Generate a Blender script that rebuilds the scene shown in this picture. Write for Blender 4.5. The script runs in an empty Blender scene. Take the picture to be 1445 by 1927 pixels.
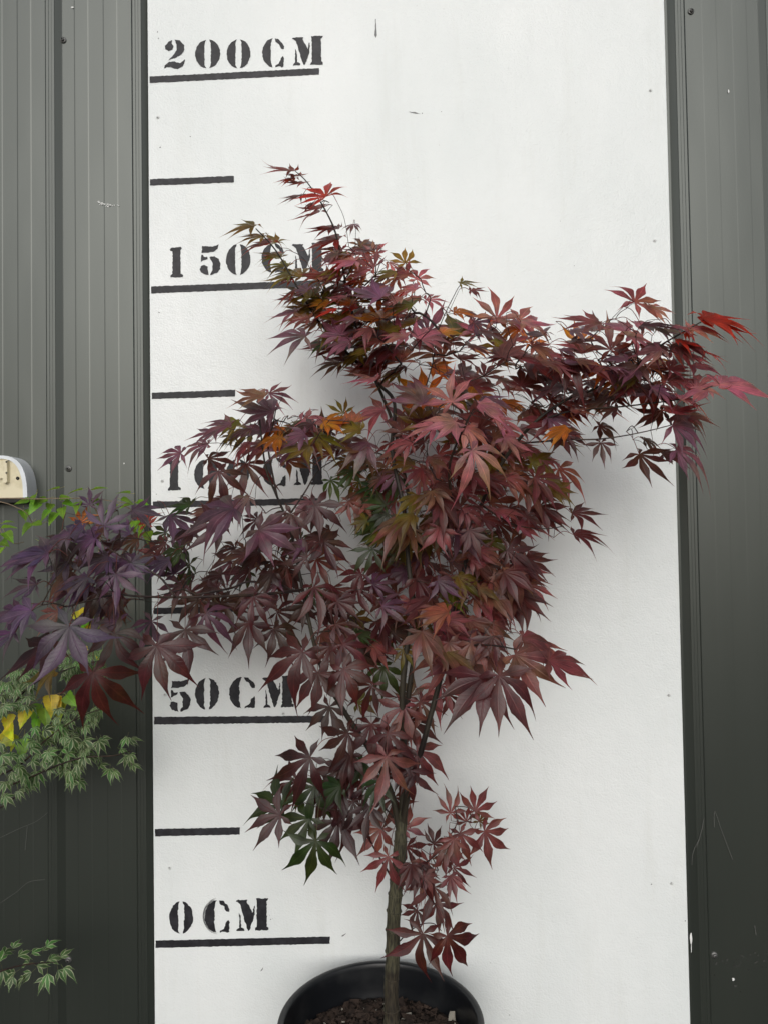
import bpy, math, random
import numpy as np
from mathutils import Vector, Matrix
random.seed(7)
C = bpy.context.scene
COL = C.collection
# ---------------------------------------------------------------- camera
CAM_Z = 1.30
PITCH, YAW, ROLL = 0.02597, 0.02802, -0.015457
cp, sp, cy_, sy_ = math.cos(PITCH), math.sin(PITCH), math.cos(YAW), math.sin(YAW)
FWD = Vector((-sy_*cp, cy_*cp, sp)); RT = Vector((cy_, sy_, 0)); UP = RT.cross(FWD)
R2 = RT*math.cos(ROLL) + UP*math.sin(ROLL); U2 = -RT*math.sin(ROLL) + UP*math.cos(ROLL)
FPX = 26/36*1927
CAM = Vector((0, 0, CAM_Z))
cd = bpy.data.cameras.new('camera'); cam = bpy.data.objects.new('camera', cd); COL.objects.link(cam)
m = Matrix((R2, U2, -FWD)).transposed().to_4x4(); m.translation = CAM
cam.matrix_world = m
cd.sensor_fit = 'VERTICAL'; cd.sensor_height = 36; cd.sensor_width = 27; cd.lens = 26
cd.clip_start = 0.02; cd.clip_end = 2000
C.camera = cam
# ---------------------------------------------------------------- light
SUN_EL, SUN_AZ = math.radians(27), math.radians(182)     # azimuth clockwise from +Y (behind the camera, a little left)
w = bpy.data.worlds.new('World'); C.world = w; w.use_nodes = True
nt = w.node_tree; nt.nodes.clear()
sky = nt.nodes.new('ShaderNodeTexSky'); sky.sky_type = 'NISHITA'; sky.sun_disc = False
sky.sun_elevation = SUN_EL; sky.sun_rotation = SUN_AZ; sky.dust_density = 3.0; sky.air_density = 1.0
hs = nt.nodes.new('ShaderNodeHueSaturation'); hs.inputs['Saturation'].default_value = 0.34
bg = nt.nodes.new('ShaderNodeBackground'); bg.inputs[1].default_value = 0.115
wo = nt.nodes.new('ShaderNodeOutputWorld')
nt.links.new(sky.outputs[0], hs.inputs['Color']); nt.links.new(hs.outputs[0], bg.inputs[0]); nt.links.new(bg.outputs[0], wo.inputs[0])
sl = bpy.data.lights.new('sun', 'SUN'); sl.energy = 1.1; sl.angle = math.radians(50); sl.color = (1, 0.99, 0.985)
so = bpy.data.objects.new('sun', sl); COL.objects.link(so)
sd = Vector((math.sin(SUN_AZ)*math.cos(SUN_EL), math.cos(SUN_AZ)*math.cos(SUN_EL), math.sin(SUN_EL)))
so.rotation_euler = sd.to_track_quat('Z', 'Y').to_euler(); so.location = sd*5
C.view_settings.view_transform = 'Standard'; C.view_settings.look = 'None'
C.view_settings.exposure = -0.09; C.view_settings.gamma = 1
C.render.engine = 'CYCLES'
C.cycles.max_bounces = 8; C.cycles.transparent_max_bounces = 8
# ---------------------------------------------------------------- helpers
def ray(x, y):
    return FWD + R2*((x-722.5)/FPX) - U2*((y-963.5)/FPX)
def at(x, y, Y):                       # pixel of the photograph -> point at world distance Y
    r = ray(x, y); return CAM + r*(Y/r.y)
def mat(name, base=(.5, .5, .5), rough=.5, spec=.5, metal=0.0):
    mt = bpy.data.materials.new(name); mt.use_nodes = True
    b = mt.node_tree.nodes['Principled BSDF']
    b.inputs['Base Color'].default_value = (*base, 1); b.inputs['Roughness'].default_value = rough
    b.inputs['Specular IOR Level'].default_value = spec; b.inputs['Metallic'].default_value = metal
    return mt
def N(mt, t, **kw):
    n = mt.node_tree.nodes.new(t)
    for k, v in kw.items(): setattr(n, k, v)
    return n
def L(mt, a, b): mt.node_tree.links.new(a, b)
def BS(mt): return mt.node_tree.nodes['Principled BSDF']
def noise_col(mt, c1, c2, scale, lo=.35, hi=.65, detail=5, vec=None, stretch=None):
    tc = N(mt, 'ShaderNodeTexCoord'); n = N(mt, 'ShaderNodeTexNoise'); n.inputs['Scale'].default_value = scale
    n.inputs['Detail'].default_value = detail
    src = tc.outputs['Object']
    if stretch:
        mp = N(mt, 'ShaderNodeMapping'); mp.inputs['Scale'].default_value = stretch
        L(mt, src, mp.inputs[0]); src = mp.outputs[0]
    L(mt, src, n.inputs['Vector'])
    r = N(mt, 'ShaderNodeValToRGB'); r.color_ramp.elements[0].position = lo; r.color_ramp.elements[1].position = hi
    r.color_ramp.elements[0].color = (*c1, 1); r.color_ramp.elements[1].color = (*c2, 1)
    L(mt, n.outputs[0], r.inputs[0]); L(mt, r.outputs[0], BS(mt).inputs['Base Color'])
    return r
def bump(mt, scale, strength, dist=.002, detail=3, stretch=None):
    tc = N(mt, 'ShaderNodeTexCoord'); n = N(mt, 'ShaderNodeTexNoise'); n.inputs['Scale'].default_value = scale
    n.inputs['Detail'].default_value = detail
    src = tc.outputs['Object']
    if stretch:
        mp = N(mt, 'ShaderNodeMapping'); mp.inputs['Scale'].default_value = stretch
        L(mt, src, mp.inputs[0]); src = mp.outputs[0]
    L(mt, src, n.inputs['Vector'])
    b = N(mt, 'ShaderNodeBump'); b.inputs['Strength'].default_value = strength; b.inputs['Distance'].default_value = dist
    L(mt, n.outputs[0], b.inputs['Height']); L(mt, b.outputs[0], BS(mt).inputs['Normal'])
def obj(name, verts, faces, mt, parent=None, smooth=False, label=None):
    me = bpy.data.meshes.new(name); me.from_pydata([tuple(v) for v in verts], [], faces); me.update()
    if mt: me.materials.append(mt)
    if smooth: me.polygons.foreach_set('use_smooth', [True]*len(me.polygons))
    o = bpy.data.objects.new(name, me); COL.objects.link(o)
    if parent: o.parent = parent; o.matrix_parent_inverse = Matrix.Translation(-parent.location)
    if label: o['label'] = label
    return o
def thing(name, label, cat, loc=(0, 0, 0), group=None):
    o = bpy.data.objects.new(name, None); COL.objects.link(o); o.location = loc; o.empty_display_size = .1
    o['label'] = label; o['category'] = cat
    if group: o['group'] = group
    return o
class MB:
    def __init__(s): s.v = []; s.f = []
    def add(s, v, f):
        k = len(s.v); s.v += [Vector(p) for p in v]; s.f += [[i+k for i in q] for q in f]
    def box(s, x0, x1, y0, y1, z0, z1):
        s.add([(x0,y0,z0),(x1,y0,z0),(x1,y1,z0),(x0,y1,z0),(x0,y0,z1),(x1,y0,z1),(x1,y1,z1),(x0,y1,z1)],
              [(0,3,2,1),(4,5,6,7),(0,1,5,4),(1,2,6,5),(2,3,7,6),(3,0,4,7)])
    def tube(s, pts, rad, n=8, cap=True):
        pts = [Vector(p) for p in pts]; ref = Vector((.3, -.8, .5)); v = []; f = []
        for i, p in enumerate(pts):
            d = (pts[min(i+1, len(pts)-1)] - pts[max(i-1, 0)])
            d = d.normalized() if d.length > 1e-9 else Vector((0, 0, 1))
            a = d.cross(ref)
            if a.length < .05: a = d.cross(Vector((1, .1, 0)))
            a.normalize(); b = d.cross(a)
            r = rad[i] if hasattr(rad, '__len__') else rad
            for k in range(n):
                t = 2*math.pi*k/n; v.append(p + a*(math.cos(t)*r) + b*(math.sin(t)*r))
        for i in range(len(pts)-1):
            for k in range(n):
                f.append((i*n+k, i*n+(k+1) % n, (i+1)*n+(k+1) % n, (i+1)*n+k))
        if cap: f.append(tuple(range((len(pts)-1)*n, len(pts)*n))); f.append(tuple(reversed(range(n))))
        s.add(v, f)
    def lathe(s, prof, c, n=96):
        v = []; f = []
        for r, z in prof:
            for k in range(n):
                t = 2*math.pi*k/n; v.append((c[0]+r*math.cos(t), c[1]+r*math.sin(t), z))
        for i in range(len(prof)-1):
            for k in range(n): f.append((i*n+k, i*n+(k+1) % n, (i+1)*n+(k+1) % n, (i+1)*n+k))
        s.add(v, f)
    def build(s, name, mt, parent=None, smooth=False, label=None): return obj(name, s.v, s.f, mt, parent, smooth, label)
def smooth_path(pts, rads, sub=6):      # Catmull-Rom through points
    P = [Vector(p) for p in pts]; out = []; ro = []
    for i in range(len(P)-1):
        p0 = P[max(i-1, 0)]; p1 = P[i]; p2 = P[i+1]; p3 = P[min(i+2, len(P)-1)]
        for k in range(sub):
            t = k/sub
            out.append(.5*((2*p1)+(p2-p0)*t+(2*p0-5*p1+4*p2-p3)*t*t+(3*p1-p0-3*p2+p3)*t**3))
            ro.append(rads[i]+(rads[i+1]-rads[i])*t)
    out.append(P[-1]); ro.append(rads[-1]); return out, ro
# ---------------------------------------------------------------- materials
M_wall = mat('coated_steel', (.03, .03, .03), .36, 1.0, .0); BS(M_wall).inputs['IOR'].default_value = 1.50; BS(M_wall).inputs['Specular Tint'].default_value = (.95, 1, .95, 1)
r = noise_col(M_wall, (.017, .021, .0175), (.023, .027, .022), 3.0, .3, .7, 6, stretch=(1, 1, .35))
bump(M_wall, 3.5, .4, .006, 2, stretch=(1.4, 1, .5))
M_board = mat('painted_board', (.80, .83, .82), .36, .5)
noise_col(M_board, (.70, .745, .74), (.77, .815, .81), 2.2, .3, .62, 7)
r_ = noise_col(M_board, (.70, .74, .735), (.79, .82, .815), 2.2, .3, .62, 7, stretch=(1.6, 1, .7))
sm_ = N(M_board, 'ShaderNodeTexNoise'); sm_.inputs['Scale'].default_value = 1.0; sm_.inputs['Detail'].default_value = 6; sm_.inputs['Roughness'].default_value = .65
mp_ = N(M_board, 'ShaderNodeMapping'); mp_.inputs['Scale'].default_value = (22, 1, 2.2); tq = N(M_board, 'ShaderNodeTexCoord')
L(M_board, tq.outputs['Object'], mp_.inputs[0]); L(M_board, mp_.outputs[0], sm_.inputs['Vector'])
rq = N(M_board, 'ShaderNodeMapRange'); rq.inputs['From Min'].default_value = .55; rq.inputs['From Max'].default_value = .8; rq.inputs['To Max'].default_value = .16
L(M_board, sm_.outputs[0], rq.inputs[0]); mq = N(M_board, 'ShaderNodeMix', data_type='RGBA'); L(M_board, rq.outputs[0], mq.inputs[0])
L(M_board, r_.outputs[0], mq.inputs[6]); mq.inputs[7].default_value = (.50, .50, .43, 1); L(M_board, mq.outputs[2], BS(M_board).inputs['Base Color'])
tc = N(M_board, 'ShaderNodeTexCoord'); n1 = N(M_board, 'ShaderNodeTexNoise'); n1.inputs['Scale'].default_value = 260; n1.inputs['Detail'].default_value = 2
n2 = N(M_board, 'ShaderNodeTexNoise'); n2.inputs['Scale'].default_value = 34; n2.inputs['Detail'].default_value = 3
ad = N(M_board, 'ShaderNodeMath', operation='ADD'); mu = N(M_board, 'ShaderNodeMath', operation='MULTIPLY'); mu.inputs[1].default_value = 1.6
L(M_board, tc.outputs['Object'], n1.inputs['Vector']); L(M_board, tc.outputs['Object'], n2.inputs['Vector'])
L(M_board, n2.outputs[0], mu.inputs[0]); L(M_board, n1.outputs[0], ad.inputs[0]); L(M_board, mu.outputs[0], ad.inputs[1])
bm_ = N(M_board, 'ShaderNodeBump'); bm_.inputs['Strength'].default_value = .6; bm_.inputs['Distance'].default_value = .0015
L(M_board, ad.outputs[0], bm_.inputs['Height']); L(M_board, bm_.outputs[0], BS(M_board).inputs['Normal'])
M_ink = mat('black_stencil_paint', (.018, .018, .022), .5, .32); bump(M_ink, 300, .5, .001, 2)
noise_col(M_ink, (.014, .014, .017), (.032, .032, .038), 60, .4, .7)
M_smear = mat('thin_black_paint', (.16, .165, .165), .5, .4)
M_screw = mat('zinc_screw', (.16, .16, .155), .45, .5, .6)
M_painthead = mat('painted_screw', (.62, .64, .63), .4, .5); M_hole = mat('screw_recess', (.02, .02, .02), .8, .2)
M_scuff = mat('white_scuff', (.75, .76, .74), .7, .3); M_hair = mat('pale_scratch', (.17, .17, .16), .6, .3)
M_cream = mat('cream_plastic', (.66, .60, .42), .5, .4); noise_col(M_cream, (.52, .46, .30), (.70, .64, .46), 25, .35, .55)
M_hood = mat('white_plastic', (.62, .67, .74), .4, .5); noise_col(M_hood, (.62, .66, .69), (.72, .76, .80), 30)
M_dark = mat('dark_inside', (.02, .02, .018), .7, .3)
M_pot = mat('black_pot_plastic', (.008, .009, .012), .36, .45); noise_col(M_pot, (.007, .008, .010), (.026, .027, .028), 14, .5, .8, 8); bump(M_pot, 60, .15, .002)
M_soil = mat('potting_mix', (.02, .013, .01), .9, .3); noise_col(M_soil, (.006, .005, .004), (.03, .021, .016), 90, .35, .7)
bump(M_soil, 140, 1, .004, 4)
M_chip = mat('bark_chip', (.06, .03, .02), .85, .3); noise_col(M_chip, (.010, .007, .006), (.060, .040, .030), 45, .3, .7)
M_stone = mat('pale_grit', (.34, .32, .27), .8, .3)
M_bark = mat('maple_bark', (.10, .085, .05), .75, .35)
tcb = N(M_bark, 'ShaderNodeTexCoord'); mpb = N(M_bark, 'ShaderNodeMapping'); mpb.inputs['Scale'].default_value = (1, 1, .12)
nb = N(M_bark, 'ShaderNodeTexNoise'); nb.inputs['Scale'].default_value = 420; nb.inputs['Detail'].default_value = 3
nb2 = N(M_bark, 'ShaderNodeTexNoise'); nb2.inputs['Scale'].default_value = 14
rb = N(M_bark, 'ShaderNodeValToRGB'); rb.color_ramp.elements[0].position = .38; rb.color_ramp.elements[1].position = .62
rb.color_ramp.elements[0].color = (.028, .026, .018, 1); rb.color_ramp.elements[1].color = (.085, .080, .050, 1)
mxb = N(M_bark, 'ShaderNodeMix', data_type='RGBA', blend_type='MULTIPLY'); mxb.inputs[0].default_value = .75
rb2 = N(M_bark, 'ShaderNodeValToRGB'); rb2.color_ramp.elements[0].position = .4; rb2.color_ramp.elements[1].position = .6
rb2.color_ramp.elements[0].color = (.35, .25, .25, 1); rb2.color_ramp.elements[1].color = (1, 1, .9, 1)
L(M_bark, tcb.outputs['Object'], mpb.inputs[0]); L(M_bark, mpb.outputs[0], nb.inputs['Vector']); L(M_bark, tcb.outputs['Object'], nb2.inputs['Vector'])
L(M_bark, nb.outputs[0], rb.inputs[0]); L(M_bark, nb2.outputs[0], rb2.inputs[0])
L(M_bark, rb.outputs[0], mxb.inputs[6]); L(M_bark, rb2.outputs[0], mxb.inputs[7]); L(M_bark, mxb.outputs[2], BS(M_bark).inputs['Base Color'])
bb = N(M_bark, 'ShaderNodeBump'); bb.inputs['Strength'].default_value = .4; bb.inputs['Distance'].default_value = .002
L(M_bark, nb.outputs[0], bb.inputs['Height']); L(M_bark, bb.outputs[0], BS(M_bark).inputs['Normal'])
M_twig = mat('dark_twig', (.030, .014, .013), .6, .4)
noise_col(M_twig, (.016, .009, .009), (.06, .035, .02), 40, .4, .75)
M_stem = mat('young_stem', (.03, .02, .015), .6, .4); noise_col(M_stem, (.012, .008, .007), (.042, .036, .022), 30, .35, .7, 5, stretch=(1, 1, .25)); bump(M_stem, 150, .4, .001)
M_vine = mat('tan_twig', (.20, .15, .10), .7, .3)
M_ground = mat('gravel', (.06, .055, .05), .9, .3); noise_col(M_ground, (.014, .014, .013), (.035, .034, .032), 40)
def leaf_mat(name, trans=.3, rough=.42, vein=1.5, spec=.5):
    mt = mat(name, (.1, .03, .03), rough, spec)
    at_ = N(mt, 'ShaderNodeAttribute'); at_.attribute_name = 'tint'
    uv = N(mt, 'ShaderNodeUVMap'); uv.uv_map = 'uv'; sx = N(mt, 'ShaderNodeSeparateXYZ'); L(mt, uv.outputs[0], sx.inputs[0])
    ab = N(mt, 'ShaderNodeMath', operation='ABSOLUTE'); L(mt, sx.outputs[0], ab.inputs[0])
    # midrib
    mr = N(mt, 'ShaderNodeMapRange'); mr.inputs['From Min'].default_value = .03; mr.inputs['From Max'].default_value = .14
    mr.inputs['To Min'].default_value = 1; mr.inputs['To Max'].default_value = 0; L(mt, ab.outputs[0], mr.inputs[0])
    # side veins: stripes in v + |u|
    vv = N(mt, 'ShaderNodeMath', operation='MULTIPLY_ADD'); vv.inputs[1].default_value = -.12
    L(mt, ab.outputs[0], vv.inputs[0]); L(mt, sx.outputs[1], vv.inputs[2])
    ms = N(mt, 'ShaderNodeMath', operation='MULTIPLY'); ms.inputs[1].default_value = 75; L(mt, vv.outputs[0], ms.inputs[0])
    sn = N(mt, 'ShaderNodeMath', operation='SINE'); L(mt, ms.outputs[0], sn.inputs[0])
    sm = N(mt, 'ShaderNodeMapRange'); sm.inputs['From Min'].default_value = .75; sm.inputs['From Max'].default_value = 1
    sm.inputs['To Max'].default_value = .35; L(mt, sn.outputs[0], sm.inputs[0])
    mx = N(mt, 'ShaderNodeMath', operation='MAXIMUM'); L(mt, mr.outputs[0], mx.inputs[0]); L(mt, sm.outputs[0], mx.inputs[1])
    no = N(mt, 'ShaderNodeTexNoise'); no.inputs['Scale'].default_value = 45; no.inputs['Detail'].default_value = 4
    tc = N(mt, 'ShaderNodeTexCoord'); L(mt, tc.outputs['Object'], no.inputs['Vector'])
    nr = N(mt, 'ShaderNodeMapRange'); nr.inputs['From Min'].default_value = .3; nr.inputs['From Max'].default_value = .7
    nr.inputs['To Min'].default_value = .6; nr.inputs['To Max'].default_value = 1.3; L(mt, no.outputs[0], nr.inputs[0])
    vm = N(mt, 'ShaderNodeMath', operation='MULTIPLY_ADD'); vm.inputs[1].default_value = vein-1
    L(mt, mx.outputs[0], vm.inputs[0]); vm.inputs[2].default_value = 1
    tot = N(mt, 'ShaderNodeMath', operation='MULTIPLY'); L(mt, vm.outputs[0], tot.inputs[0]); L(mt, nr.outputs[0], tot.inputs[1])
    sc = N(mt, 'ShaderNodeVectorMath', operation='SCALE'); L(mt, at_.outputs['Color'], sc.inputs[0]); L(mt, tot.outputs[0], sc.inputs['Scale'])
    nh = N(mt, 'ShaderNodeTexNoise'); nh.inputs['Scale'].default_value = 16; L(mt, tc.outputs['Object'], nh.inputs['Vector'])
    nk = N(mt, 'ShaderNodeMapRange'); nk.inputs['From Min'].default_value = .45; nk.inputs['From Max'].default_value = .7; L(mt, nh.outputs[0], nk.inputs[0])
    sc0 = sc; gv = N(mt, 'ShaderNodeVectorMath', operation='MULTIPLY'); gv.inputs[1].default_value = (.85, 1.45, .75); L(mt, sc0.outputs[0], gv.inputs[0])
    sc = N(mt, 'ShaderNodeMix', data_type='VECTOR'); L(mt, nk.outputs[0], sc.inputs[0]); L(mt, sc0.outputs[0], sc.inputs[4]); L(mt, gv.outputs[0], sc.inputs[5])
    sc = N(mt, 'ShaderNodeVectorMath', operation='ADD') if False else sc
    scv_ = sc.outputs[1]
    L(mt, scv_, BS(mt).inputs['Base Color'])
    bu = N(mt, 'ShaderNodeBump'); bu.inputs['Strength'].default_value = .35; bu.inputs['Distance'].default_value = .0012
    L(mt, mx.outputs[0], bu.inputs['Height']); bu.invert = True; L(mt, bu.outputs[0], BS(mt).inputs['Normal'])
    tr = N(mt, 'ShaderNodeBsdfTranslucent'); gm = N(mt, 'ShaderNodeVectorMath', operation='MULTIPLY')
    gm.inputs[1].default_value = (3.0, 1.9, .8); L(mt, scv_, gm.inputs[0]); L(mt, gm.outputs[0], tr.inputs[0])
    ms2 = N(mt, 'ShaderNodeMixShader'); ms2.inputs[0].default_value = trans
    out = mt.node_tree.nodes['Material Output']
    L(mt, BS(mt).outputs[0], ms2.inputs[1]); L(mt, tr.outputs[0], ms2.inputs[2]); L(mt, ms2.outputs[0], out.inputs[0])
    return mt, scv_, ab
M_leaf, _, _ = leaf_mat('maple_leaf', .34, .36, 1.5, .5)
M_green, _, _ = leaf_mat('birch_leaf', .35, .45, 1.35)
M_varie, scv, abv = leaf_mat('variegated_leaf', .2, .5, 1.0)
mg = N(M_varie, 'ShaderNodeMapRange'); mg.inputs['From Min'].default_value = .6; mg.inputs['From Max'].default_value = .95; L(M_varie, abv.outputs[0], mg.inputs[0])
mc = N(M_varie, 'ShaderNodeMix', data_type='RGBA'); L(M_varie, mg.outputs[0], mc.inputs[0]); L(M_varie, scv, mc.inputs[6])
mc.inputs[7].default_value = (.42, .46, .27, 1); L(M_varie, mc.outputs[2], BS(M_varie).inputs['Base Color'])

# ---------------------------------------------------------------- ground, shed wall
YB = 1.6916                                    # front face of the measuring board
g = obj('ground', [(-60, -60, 0), (60, -60, 0), (60, 60, 0), (-60, 60, 0)], [(0, 1, 2, 3)], M_ground); g['kind'] = 'structure'
shed = thing('shed_wall', 'grey ribbed steel shed wall behind the white measuring board', 'wall', (0, YB+.04, 0))
YT = YB+.0085; YP = YT+.0095
XR = lambda px, Y=YT: at(px, 963, Y).x
ribs = [XR(98), XR(264)]
per = ribs[1]-ribs[0]
xs = [ribs[0]-per*k for k in range(9, 0, -1)] + ribs + [ribs[1]+per*k for k in range(1, 6)]
rc = XR(1302)
xs += [rc+per*k for k in range(0, 10)]
prof = []
for i, x in enumerate(xs):
    la = .0255 if x > 0 else .0165; lb = .0255 if x < 0 else .0165; gd = .00028 if x < 0 else .00006
    prof += [(x-la, YP), (x-la+.0015, YP-.0008), (x-.0115, YT+.0012), (x-.0098, YT), (x-.004, YT), (x-.003, YT+.0007), (x+.003, YT+.0007), (x+.004, YT), (x+.0098, YT), (x+.0115, YT+.0012), (x+lb-.0015, YP-.0008), (x+lb, YP)]
    if i < len(xs)-1:
        gap = xs[i+1]-x
        for u in (.265, .60):
            a = x+u*gap; b = a+.032
            prof += [(a-.0016, YP), (a+.0010, YP-gd), (b-.0010, YP-gd), (b+.0016, YP)]
v = []; f = []
NZ = 14; HT = 3.4
for j in range(NZ+1):
    for (x, y) in prof: v.append((x, y, .0+HT*j/NZ))
n = len(prof)
for j in range(NZ):
    for i in range(n-1): f.append((j*n+i, j*n+i+1, (j+1)*n+i+1, (j+1)*n+i))
cl = obj('cladding', v, f, M_wall, shed)
mb = MB(); mb.box(xs[0], xs[-1], YP+.01, YP+.10, 0, HT); mb.build('framing', M_dark, shed)
mb = MB(); mb.box(xs[0], xs[-1], YB-.10, YP+.1, HT+.002, HT+.05); mb.build('roof_flashing', M_wall, shed)
def disc(mb, c, r, t, n=14):               # button standing proud of a wall facing the camera
    c = Vector(c); v = []
    for (rr, yy) in ((r, 0), (r, -t*.5), (r*.8, -t), (0.001, -t*1.05)):
        for k in range(n): a = 2*math.pi*k/n; v.append(c+Vector((rr*math.cos(a), yy, rr*math.sin(a))))
    fs = [(i*n+k, (i)*n+(k+1) % n, (i+1)*n+(k+1) % n, (i+1)*n+k) for i in range(3) for k in range(n)]
    mb.add(v, fs)
for (px, py) in ((120, 76), (130, 882), (130, 1806), (1299, 22), (1343, 1797)):
    p = at(px, py, YP); mb = MB(); disc(mb, p, .0075, .003); disc(mb, p+Vector((0, -.003, 0)), .0048, .004, 6)
    s_ = mb.build('roofing_screw', M_screw, shed, True)
    mb = MB(); disc(mb, p+Vector((0, -.0073, 0)), .0022, .0003, 8); mb.build('screw_recess', M_hole, s_)
def blob(mb, px, py, Y, w, h, n=10, rot=0, jag=.3):
    v = []
    for k in range(n):
        a = 2*math.pi*k/n; rr = 1+random.uniform(-jag, jag); x = w*math.cos(a)*rr; y = h*math.sin(a)*rr
        v.append(at(px+x*math.cos(rot)-y*math.sin(rot), py+x*math.sin(rot)+y*math.cos(rot), Y))
    mb.add(v, [tuple(range(n))])
mb = MB(); Y = YP-.0016
for k in range(26):
    t = random.random(); blob(mb, 187+t*22+random.uniform(-2, 2), 381+t*9*(1 if t < .8 else .7)+random.uniform(-2, 2), Y, random.uniform(.6, 2.2), random.uniform(.5, 1.3))
for x_, y_ in ((212, 387), (216, 386), (222, 386), (224, 387)): blob(mb, x_, y_, Y, 1.2, .8)
blob(mb, 137, 14, Y, 3, 1.6); blob(mb, 1379, 1843, Y, 2, 3); blob(mb, 1370, 172, Y, 1.3, 3)
blob(mb, 234, 872, Y, 1, 1.5)
mb.build('white_scuff', M_scuff, shed)
mb = MB(); blob(mb, 1299.5, 1766, YT-.002, 2.2, 11, 12, 0, .15); blob(mb, 1300, 1785, YT-.002, .7, 9, 8, 0, .1)
mb.build('paint_chip', M_scuff, shed)
mb = MB()
def scratch(pts, w=.6, Y=YP-.003):
    P = [at(x, y, Y) for x, y in pts]; P, R = smooth_path(P, [w*.0006]*len(P), 5); mb.tube(P, R, 4)
scratch([(1343, 1557), (1344, 1527), (1356, 1560), (1368, 1592), (1378, 1618)], .7)
scratch([(1324, 1540), (1316, 1575), (1304, 1602), (1301, 1628)], .7, YT-.003)
scratch([(1322, 1555), (1310, 1595)], .5, YT-.003)
scratch([(1419, 1742), (1422, 1760)], .9)
scratch([(0, 1577), (40, 1558), (70, 1545), (100, 1521)], .5); scratch([(0, 1700), (30, 1680), (55, 1660), (85, 1655)], .5)
scratch([(52, 1555), (48, 1600)], .5)
mb.build('scratch', M_hair, shed)
mb = MB()
for k in range(38):
    x_ = random.uniform(1340, 1450); y_ = 1812+random.gauss(0, 9) if random.random() < .7 else random.uniform(1790, 1870)
    blob(mb, x_, y_, YP-.0016, random.uniform(.5, 3.5), random.uniform(.5, 2.5), 8)
M_dust = mat('dust_mark', (.05, .052, .047), .8, .2); mb.build('dust_mark', M_dust, shed)

# ---------------------------------------------------------------- measuring board
XL_ = -.5845; XR_ = XL_+1.2
board = thing('measuring_board', 'tall white painted board with black stencilled height marks from 0 CM to 200 CM', 'board', (XL_+.6, YB, .12))
mb = MB(); mb.box(XL_, XR_, YB, YB+.0075, .10, 2.85)
pn = mb.build('panel', M_board, board)
bv = pn.modifiers.new('bevel', 'BEVEL'); bv.width = .0012; bv.segments = 2
YI = YB-.0008
def rough_poly(pts, step=3.0, jit=.7):      # pixel polygon -> roughened pixel polygon
    out = []
    for i, (x0, y0) in enumerate(pts):
        x1, y1 = pts[(i+1) % len(pts)]; d = math.hypot(x1-x0, y1-y0); k = max(1, int(d/step))
        for j in range(k):
            t = j/k; a = random.uniform(-jit, jit); nx, ny = -(y1-y0)/(d+1e-6), (x1-x0)/(d+1e-6)
            out.append((x0+(x1-x0)*t+nx*a, y0+(y1-y0)*t+ny*a))
    return out
def ink(mb, pts, step=3, jit=.7, Y=YI):
    p = rough_poly(pts, step, jit); mb.add([at(x, y, Y) for x, y in p], [tuple(range(len(p)))])
marks = [(282, 144, 156, 600.5, 128, 140), (282.5, 337, 349, 441, 331, 343), (285, 539, 552, 604, 527, 539.5), (286, 739, 751, 443, 733.5, 746),
         (288, 944, 956, 605, 937, 949), (290, 1144, 1156, 452, 1139, 1151), (290.5, 1349, 1363.5, 615, 1347, 1359.5), (292, 1560, 1574, 452, 1557, 1570.5), (293, 1770, 1784, 621, 1762.5, 1776)]
for (x0, a0, b0, x1, a1, b1) in marks:
    mb = MB(); xa = x0-1 if False else x0+.3
    ink(mb, [(xa, a0), (x1, a1), (x1, b1), (xa, b0)], 4, .5); mb.build('height_line', M_ink, board)
def arc(cx, cy, rx, ry, a0, a1, n=12): return [(cx+rx*math.cos(math.radians(a0+(a1-a0)*k/n)), cy+ry*math.sin(math.radians(a0+(a1-a0)*k/n))) for k in range(n+1)]
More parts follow.
